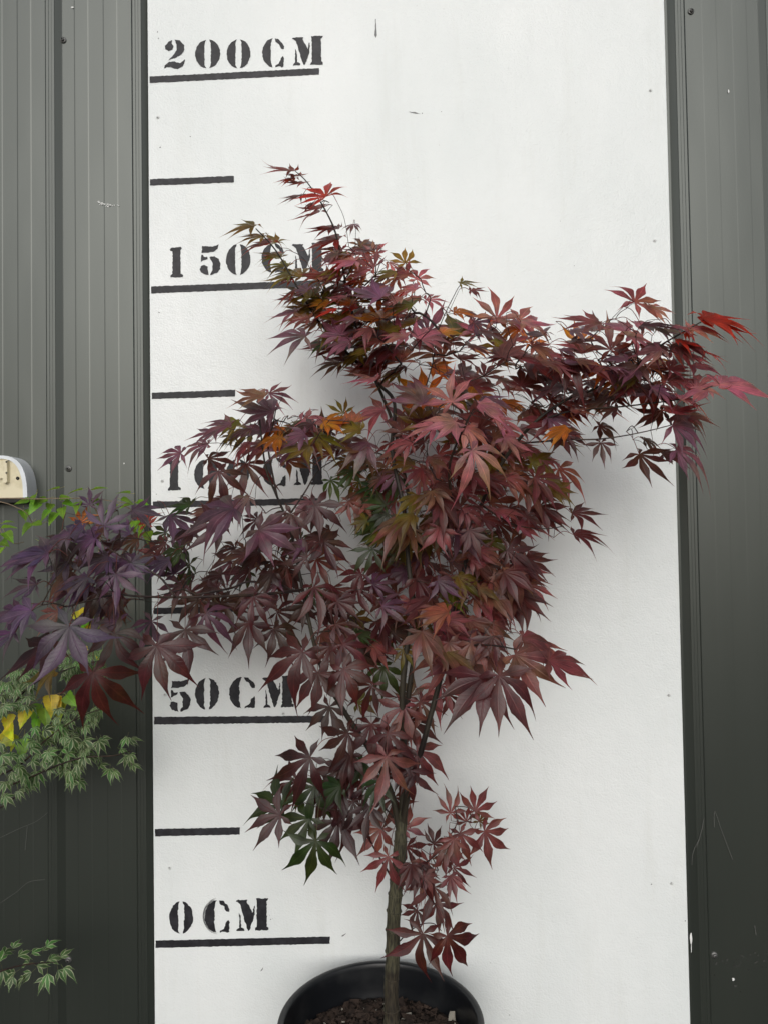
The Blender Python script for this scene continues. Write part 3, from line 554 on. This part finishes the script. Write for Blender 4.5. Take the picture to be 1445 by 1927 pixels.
maple = thing('japanese_maple', 'young japanese maple with dark purple red leaves standing in the black pot', 'tree', (at(737, 1915, 1.5).x, 1.49, SZ))
SK = {  # name: (points x, y, distance), start radius, end radius
 'trunk': ([(737, 1945, 1.500), (737, 1915, 1.50), (736, 1860, 1.50), (739, 1800, 1.50), (740, 1740, 1.50), (743, 1690, 1.50), (748, 1650, 1.50), (752, 1600, 1.5), (755, 1555, 1.5), (757, 1525, 1.5)], .0175, .0100),
 'stem': ([(755, 1545, 1.5), (757, 1500, 1.5), (758, 1440, 1.5), (765, 1340, 1.51), (775, 1260, 1.52), (790, 1180, 1.53), (792, 1050, 1.53), (772, 950, 1.53), (740, 800, 1.53), (700, 700, 1.54), (672, 620, 1.54), (652, 540, 1.54), (635, 450, 1.54), (615, 400, 1.54), (580, 345, 1.53), (556, 322, 1.52)], .0076, .0007),
 'b1': ([(756, 1560, 1.50), (768, 1490, 1.48), (790, 1420, 1.46), (805, 1365, 1.45), (830, 1270, 1.45), (850, 1180, 1.46), (864, 1110, 1.46), (880, 1040, 1.46), (905, 950, 1.46), (945, 870, 1.45), (1000, 800, 1.44), (1060, 755, 1.43), (1110, 735, 1.43), (1180, 700, 1.42), (1235, 655, 1.41), (1290, 622, 1.40), (1325, 602, 1.40)], .0070, .0010),
 'b2': ([(752, 1570, 1.50), (735, 1490, 1.49), (692, 1405, 1.48), (655, 1350, 1.47), (620, 1290, 1.46), (598, 1235, 1.46), (582, 1170, 1.45), (566, 1090, 1.45), (548, 1000, 1.45), (522, 935, 1.44), (502, 885, 1.43), (492, 820, 1.42), (488, 770, 1.42)], .0072, .0011),
 'b3': ([(757, 1470, 1.50), (758, 1380, 1.47), (757, 1300, 1.46), (765, 1220, 1.46), (778, 1150, 1.46), (768, 1060, 1.46), (760, 960, 1.46), (738, 850, 1.48), (742, 760, 1.50), (715, 725, 1.51), (680, 690, 1.51), (640, 650, 1.51), (600, 605, 1.51), (560, 540, 1.5), (520, 472, 1.49), (482, 430, 1.48)], .0075, .0010),
 'b4': ([(570, 1110, 1.45), (500, 1118, 1.38), (420, 1122, 1.32), (325, 1124, 1.28), (260, 1122, 1.25), (216, 1119, 1.24), (170, 1130, 1.22), (125, 1142, 1.20)], .0032, .0011),
 'b5': ([(330, 1124, 1.28), (300, 1085, 1.28), (250, 1060, 1.28), (210, 1035, 1.27), (178, 1012, 1.26)], .0022, .0009),
 'b6': ([(522, 935, 1.44), (505, 840, 1.43), (514, 800, 1.42), (520, 770, 1.42)], .0022, .0009),
 'b7': ([(548, 965, 1.44), (575, 925, 1.44), (600, 885, 1.45), (640, 860, 1.46)], .0020, .0009),
 'b8': ([(880, 1040, 1.46), (855, 960, 1.42), (845, 880, 1.36), (870, 810, 1.32), (890, 770, 1.30)], .0042, .0012),
 'b9': ([(830, 1270, 1.45), (850, 1230, 1.36), (890, 1215, 1.26), (930, 1215, 1.2), (970, 1222, 1.16)], .0030, .0010),
 'b10': ([(752, 1650, 1.50), (780, 1636, 1.49), (812, 1615, 1.47), (835, 1590, 1.46), (860, 1550, 1.45)], .0022, .0008),
 'b11': ([(748, 1775, 1.50), (768, 1755, 1.49), (790, 1740, 1.48), (815, 1738, 1.47), (830, 1752, 1.46)], .0014, .0007),
 'b12': ([(745, 1665, 1.50), (715, 1615, 1.49), (685, 1565, 1.48), (650, 1530, 1.46), (600, 1520, 1.44)], .0024, .0009),
 'b13': ([(747, 1545, 1.50), (700, 1495, 1.48), (665, 1465, 1.46), (620, 1435, 1.44)], .0020, .0008),
 'b14': ([(970, 835, 1.44), (1060, 828, 1.42), (1130, 826, 1.41), (1200, 815, 1.40), (1262, 800, 1.39)], .0018, .0008),
 'b15': ([(1020, 790, 1.44), (1080, 772, 1.42), (1160, 766, 1.40), (1230, 758, 1.38), (1280, 750, 1.36), (1340, 726, 1.35)], .0020, .0008),
 'b16': ([(790, 760, 1.50), (812, 690, 1.5), (825, 620, 1.5), (858, 548, 1.5), (868, 535, 1.5)], .0014, .0005),
 'b17': ([(905, 950, 1.46), (960, 985, 1.44), (1020, 995, 1.42), (1060, 990, 1.40)], .0016, .0007),
 'b18': ([(864, 1110, 1.46), (910, 1090, 1.44), (950, 1075, 1.42)], .0018, .0008),
 'b19': ([(762, 1000, 1.46), (735, 960, 1.48), (712, 930, 1.49)], .0016, .0007),
}
nodes = []; dist0 = []
root = at(737, 1915, 1.46)
for nm, (pts, r0, r1) in SK.items():
    P = [at(p[0], p[1], p[2]-.04-max(0, min(1, (760-p[1])/250))*.11-(.06*min(1, max(0, (p[0]-900)/100)) if p[1] < 1000 else 0)) for p in pts]; k = len(P)
    if nm == 'trunk':
        rad = [.021, .0148, .0140, .0138, .0135, .0130, .0138, .0128, .0112, .0098]
    else: rad = [r0+(r1-r0)*(i/(k-1))**.8 for i in range(k)]
    Q, R_ = smooth_path(P, rad, 6)
    if nm == 'trunk':
        R_ = [r*(1+.05*math.sin(i*1.7)+.035*random.uniform(-1, 1)) for i, r in enumerate(R_)]
    mb = MB(); mb.tube(Q, R_, 16 if nm == 'trunk' else 8)
    if nm == 'trunk':                                     # rings left by old leaf nodes
        for j in (8, 14, 19, 23, 27, 31, 35, 40, 44):
            d = (Q[j+1]-Q[j-1]).normalized()*.0016; mb.tube([Q[j]-d, Q[j]-d*.4, Q[j]+d*.4, Q[j]+d], [R_[j]*.98, R_[j]*1.09, R_[j]*1.09, R_[j]*.98], 16)
    mb.build('trunk' if nm == 'trunk' else 'branch', M_bark if nm == 'trunk' else M_stem if nm in ('stem', 'b1', 'b2', 'b3') else M_twig, maple, True)
    for i, q in enumerate(Q[::2]):
        if nm == 'trunk': continue
        nodes.append(q); dist0.append((q-root).length*1.0)
# leaves and their stalks
LV = Leaves(); ends = []
def to_px(p):
    d = p-CAM; z = d.dot(FWD); return (722.5+FPX*d.dot(R2)/z, 963.5-FPX*d.dot(U2)/z)
n2d = [(*to_px(q), q.y) for q in nodes]
for (x, y, a, ln, c, s_, dep, man) in leaves:
    dep = min(dep-.06-max(0, min(1, (760-y)/250))*.11-(.06 if x > 1000 and y < 950 else 0), 1.56); fan = min(1.12, .40+.9*s_); s_ = min(.97, .30+.74*s_); fan *= 1 if man else .84
    nn = min(n2d, key=lambda q: (q[0]-x)**2+(q[1]-y)**2); snap = man and math.hypot(nn[0]-x, nn[1]-y) < 11
    if snap: dep = nn[2]-.002
    hub = at(x, y, dep); ar = math.radians(a); mpp = dep/FPX; Lr = ln*mpp*(1.20 if ln < 66 else 1.0)
    s2 = math.sqrt(max(0, 1-s_*s_))
    Nn = (Vector((random.gauss(0, .12)+.10*math.cos(ar), -s_, s2))).normalized()
    Dp = R2*math.cos(ar)+U2*math.sin(ar)
    D = Dp-Nn*Dp.dot(Nn); 
    # keep the drawn length of the middle lobe
    pr = math.hypot(D.dot(R2), D.dot(U2)); k = min(1.35, 1/max(pr/1.0, .2))/max(D.length, 1e-3)*D.length
    D = (Dp+D*0.0) if False else D
    D.normalize(); pr = math.hypot(D.dot(R2), D.dot(U2)); Lr *= min(1.3, 1/max(pr, .3))
    Lr = min(Lr, .105)
    hi = max(0, min(1, (1100-y)/700))
    col = list(PAL[c]) if not (c == 'P' and x > 340) else [.084, .036, .056]
    if y > 1300: col = [q*.8 for q in col]  # shade on the low crown put into the leaf colour
    if y < 950: col = [q*1.36 for q in col]  # upper crown's stronger light painted in as brighter leaf colour
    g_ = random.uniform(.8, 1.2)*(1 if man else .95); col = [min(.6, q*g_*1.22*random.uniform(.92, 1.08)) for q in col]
    hw = random.uniform(.094, .128)*(1.12 if ln > 80 else 1)
    if y > 1130: hw *= 1.04; Lr *= 1.0
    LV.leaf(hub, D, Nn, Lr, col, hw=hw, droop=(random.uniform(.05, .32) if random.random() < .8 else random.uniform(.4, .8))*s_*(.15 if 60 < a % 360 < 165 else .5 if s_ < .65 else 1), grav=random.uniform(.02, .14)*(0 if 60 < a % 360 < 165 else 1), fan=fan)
    if snap: continue
    st = -D*random.uniform(.25, .5)+Vector((0, random.uniform(0, .25), random.uniform(-.1, .25)))
    if a % 360 > 200 and a % 360 < 340: st += Vector((0, 0, .15))
    e = hub+st*Lr*1.1
    if e.y > 1.655: e.y = 1.655
    mid = (hub+e)/2+Vector((0, 0, .12*Lr)); P, _r = smooth_path([hub, mid, e], [1, 1, 1], 4)
    LV.stalk(P, [.0006]*len(P), (.12, .02, .018) if c != 'G' else (.07, .06, .02)); ends.append(e)
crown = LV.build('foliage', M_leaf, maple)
# twigs: every leaf stalk joined to the nearest wood already on the tree
A = np.array([list(p) for p in nodes]); D0 = np.array(dist0); E_ = np.array([list(p) for p in ends]); nE = len(E_)
best = np.full(nE, 1e9); par = np.full(nE, -1); allp = list(map(Vector, A.tolist())); alld = list(D0)
def relax(idx, p, d):
    w_ = np.linalg.norm((E_-np.array(p))*np.array([1, .9, 1]), axis=1); cost = w_+.12*(d+w_)+np.where(E_[:, 2] < p[2]-.02, .02, 0)
    m_ = cost < best; best[m_] = cost[m_]; par[m_] = idx
for i, p in enumerate(allp): relax(i, p, alld[i])
used = np.zeros(nE, bool); links = []; kids = {}
for _ in range(nE):
    j = int(np.argmin(np.where(used, 1e9, best))); used[j] = True; pi = int(par[j])
    allp.append(Vector(E_[j])); alld.append(alld[pi]+(allp[pi]-Vector(E_[j])).length); me_ = len(allp)-1
    links.append((pi, me_)); kids.setdefault(pi, []).append(me_)
    b0 = best.copy(); relax(me_, allp[me_], alld[me_]); best[used] = -1e0*0+b0[used]
cnt = {}
for pi, me_ in reversed(links): cnt[me_] = cnt.get(me_, 0)+1; cnt[pi] = cnt.get(pi, 0)+cnt[me_]
nroot = len(nodes); grp = {}; mbs = {}
for pi, me_ in links:
    g0 = me_ if pi < nroot else grp[pi]; grp[me_] = g0; mb = mbs.setdefault(g0, MB())
    a, b = allp[pi], allp[me_]; l = (b-a).length
    if l < 1e-4: continue
    r1 = min(.0022, .0005*cnt[me_]**.45); jit = Vector((random.gauss(0, .05), random.gauss(0, .05), random.gauss(0, .05)+.06))*l
    P, R_ = smooth_path([a, a+(b-a)*.5+jit, b], [r1*1.15, r1, r1*.85], 3); mb.tube(P, R_, 5, False)
small = MB()
for g0, mb in sorted(mbs.items(), key=lambda q: -len(q[1].v)):
    if mb.v: mb.build('twig', M_twig, maple, True)


# ---------------------------------------------------------------- variegated maple at the left edge
BR = [(-.95, 1.45)]
vx, vy = at(-190, 1600, 1.50).x, 1.50
vm_ = thing('variegated_maple', 'small maple with tiny cream edged green leaves reaching in from the left edge', 'shrub', (vx, vy, 0))
mb = MB()
P, R_ = smooth_path([(vx, vy, 0), (vx+.01, vy, .3), (vx-.01, vy+.01, .6), (vx, vy, .95), (vx+.02, vy, 1.25)], [.012, .010, .008, .006, .003]); mb.tube(P, R_, 10)
mb.build('trunk', M_bark, vm_, True)
mb = MB(); vb = [[(-190, 1640), (-80, 1540), (0, 1487), (60, 1462), (110, 1440), (160, 1425), (215, 1422), (250, 1412)], [(-190, 1560), (-60, 1480), (30, 1445), (90, 1390), (150, 1350), (200, 1332)],
      [(-190, 1500), (-60, 1400), (0, 1350), (60, 1290), (120, 1262), (200, 1240)], [(-190, 1900), (-60, 1850), (0, 1828), (50, 1815), (110, 1810)], [(-60, 1540), (0, 1520), (30, 1500), (50, 1490)]]
for b in vb:
    P, R_ = smooth_path([at(x, y, 1.5+.03*math.sin(i)) for i, (x, y) in enumerate(b)], [.003-.0022*i/(len(b)-1) for i in range(len(b))], 5); mb.tube(P, R_, 6)
mb.build('branches', M_twig, vm_, True)
VL = Leaves()
def vleaf(x, y, ln, a=None, dep=None, nl=LOBES5):
    dep = dep or random.uniform(1.47, 1.56); a = a if a is not None else random.gauss(-60, 60); ar = math.radians(a)
    s_ = random.uniform(.3, .8); Nn = Vector((random.gauss(0, .3), -s_, math.sqrt(1-s_*s_)))
    Dp = R2*math.cos(ar)+U2*math.sin(ar)
    g_ = random.uniform(.8, 1.3)
    VL.leaf(at(x, y, dep), Dp-Nn*Dp.dot(Nn.normalized())*.9, Nn, ln*dep/FPX*random.uniform(.9, 1.3), (.055*g_, .110*g_, .035*g_), nl, .165, .5, .2, PROF[::2], .3, .15)
    e = at(x, y, dep); VL.stalk([e, e-Dp*.008+Vector((0, .004, .002))], [.0004, .0004], (.12, .12, .05))
for (x, y) in ((193, 1390), (185, 1394), (246, 1393), (240, 1388), (228, 1411), (207, 1447), (215, 1452), (189, 1440), (250, 1440), (157, 1418), (150, 1424), (135, 1468), (150, 1470), (118, 1411), (128, 1418), (185, 1425), (245, 1420), (235, 1425)): vleaf(x, y, random.uniform(17, 24))
vfill = lambda P, n, ln: [vleaf(x, y, random.uniform(*ln)) for x, y in [(random.uniform(min(p[0] for p in P), max(p[0] for p in P)), random.uniform(min(p[1] for p in P), max(p[1] for p in P))) for _ in range(n*4)] if inside(x, y, P)][:n] and None
vfill([(0, 1385), (60, 1370), (110, 1360), (170, 1395), (180, 1420), (160, 1450), (100, 1455), (60, 1480), (30, 1508), (0, 1500)], 40, (15, 24))
vfill([(100, 1320), (190, 1325), (200, 1345), (150, 1375), (100, 1380)], 14, (12, 18))
vfill([(0, 1270), (60, 1255), (60, 1330), (0, 1345)], 18, (14, 22)); vfill([(110, 1220), (200, 1225), (195, 1270), (120, 1275)], 16, (12, 18))
for k in range(18): vleaf(random.uniform(-60, 0), random.uniform(1300, 1500), 20)
for (x, y, a) in ((8, 1795, 60), (25, 1785, 80), (35, 1800, 60), (55, 1812, 150), (60, 1795, 60), (80, 1790, 90), (88, 1783, 70), (95, 1805, 30), (30, 1830, 200), (45, 1840, 215), (25, 1838, -100), (90, 1832, -80), (85, 1838, -120), (110, 1825, -60), (120, 1822, -30), (115, 1802, 60), (70, 1818, 10), (0, 1810, 90), (5, 1825, -60), (60, 1830, -150), (100, 1812, 120)):
    vleaf(x, y, random.uniform(24, 30), a, None, [(0, 1), (38, .75), (-38, .75)])
VL.build('foliage', M_varie, vm_)
# ---------------------------------------------------------------- birch with green and yellow leaves
bx, by = at(-330, 1200, 1.58).x, 1.58
birch = thing('weeping_birch', 'young birch with toothed bright green and yellow leaves trailing in from the left edge', 'tree', (bx, by, 0))
mb = MB(); P, R_ = smooth_path([(bx, by, 0), (bx+.01, by, .5), (bx, by+.01, 1.0), (bx+.02, by, 1.6), (bx, by, 2.1)], [.014, .012, .010, .007, .003]); mb.tube(P, R_, 10); mb.build('trunk', M_bark, birch, True)
mb = MB()
for b in ([(-330, 960), (-120, 945), (0, 938), (60, 939), (110, 938), (170, 938), (210, 943), (250, 950), (285, 965)], [(-330, 900), (-100, 925), (0, 944), (30, 954), (50, 965), (62, 985)], [(-200, 950), (-60, 960), (-10, 980), (5, 1005), (25, 1022), (46, 1020)],
          [(-330, 1300), (-80, 1300), (0, 1345), (25, 1338), (60, 1325), (90, 1308), (130, 1312), (145, 1320)], [(90, 1322), (105, 1308), (120, 1304), (130, 1314)], [(170, 938), (190, 990), (180, 1080), (160, 1150), (165, 1200)]):
    P, R_ = smooth_path([at(x, y, 1.56+.02*math.sin(i*1.3)) for i, (x, y) in enumerate(b)], [.0016-.0010*i/(len(b)-1) for i in range(len(b))], 6); mb.tube(P, R_, 5)
mb.build('branches', M_vine, birch, True)
BLV = Leaves()
BP = [(0, .02), (.04, .55), (.1, .8), (.18, 1.0), (.26, .92), (.34, .98), (.42, .80), (.5, .82), (.58, .6), (.66, .58), (.74, .36), (.82, .28), (.9, .12), (1, 0)]
GR, YL = (.135, .26, .020), (.62, .50, .03)
def bleaf(x, y, ln, a, col, s_=.6):
    dep = random.uniform(1.53, 1.6); ar = math.radians(a); Dp = R2*math.cos(ar)+U2*math.sin(ar); Nn = Vector((random.gauss(0, .3), -s_, math.sqrt(1-s_*s_))).normalized()
    D = Dp-Nn*Dp.dot(Nn); g_ = random.uniform(.75, 1.2)
    D.normalize(); k = len(BLV.v); h = at(x, y, dep); Lr = ln*dep/FPX; S = Nn.cross(D)
    kd = random.uniform(.1, .4)
    for t, wv in BP:
        for sd_ in (-1, 0, 1):
            ww = wv*.36*random.uniform(.93, 1.07)
            p = h+(D*(t-.05*abs(sd_)*wv)+S*(sd_*ww)+Nn*(-kd*t*t+.3*ww*abs(sd_)))*Lr
            BLV.v.append(p); BLV.uv.append((sd_, t)); BLV.col.append((*[q*g_ for q in col], 1))
    for i in range(len(BP)-1):
        b = k+i*3; BLV.f += [(b, b+3, b+4, b+1), (b+1, b+4, b+5, b+2)]
    BLV.stalk([h, h-D*.35*Lr+Vector((0, .002, .1*Lr))], [.0004, .0004], (.25, .25, .08))
for (x, y, a, s_) in ((112, 919, 190, .25), (155, 922, 185, .2), (175, 922, 10, .25), (245, 929, 180, .25), (68, 930, -60, .7), (56, 943, 200, .6), (72, 945, -115, .7), (90, 940, -130, .6), (96, 948, -100, .6), (112, 938, 15, .6), (120, 945, -20, .6), (118, 955, -70, .7), (150, 945, -80, .6),
                     (175, 940, -60, .5), (228, 940, 10, .4), (250, 948, 220, .5), (258, 945, -20, .5), (80, 985, 215, .6), (5, 985, 15, .3), (2, 995, 30, .4), (10, 1002, -60, .6), (2, 1020, -40, .6), (8, 1030, -80, .6), (95, 960, -100, .7), (108, 965, -95, .7), (45, 960, -80, .6), (275, 985, -100, .7),
                     (280, 1000, -80, .7), (75, 1018, 20, .5), (130, 1015, -10, .6), (258, 980, -80, .6), (222, 950, -120, .5), (182, 1160, -80, .7), (186, 1185, -90, .6), (150, 1225, -60, .5), (60, 985, -100, .6), (170, 1170, -100, .5)):
    bleaf(x, y, random.uniform(24, 32), a, GR, s_)
for (x, y, a, c) in ((150, 1148, -60, YL), (160, 1165, -50, YL), (152, 1215, -90, YL), (193, 1225, -90, YL), (18, 1343, -100, YL), (18, 1366, -50, YL), (5, 1378, -40, YL), (35, 1385, -110, (.3, .34, .03)), (54, 1331, -100, YL), (78, 1325, -95, GR), (85, 1332, -85, GR), (72, 1352, -80, GR),
                     (97, 1308, -90, YL), (105, 1312, -70, YL), (118, 1318, -80, YL), (100, 1362, -60, GR), (96, 1368, -90, GR), (125, 1308, -40, GR), (140, 1310, -65, GR), (112, 1320, -80, (.3, .34, .03)), (28, 1392, 200, (.3, .34, .03)), (45, 1390, -90, GR)):
    bleaf(x, y, random.uniform(32, 42), a, c, .85)
BLV.build('foliage', M_green, birch)
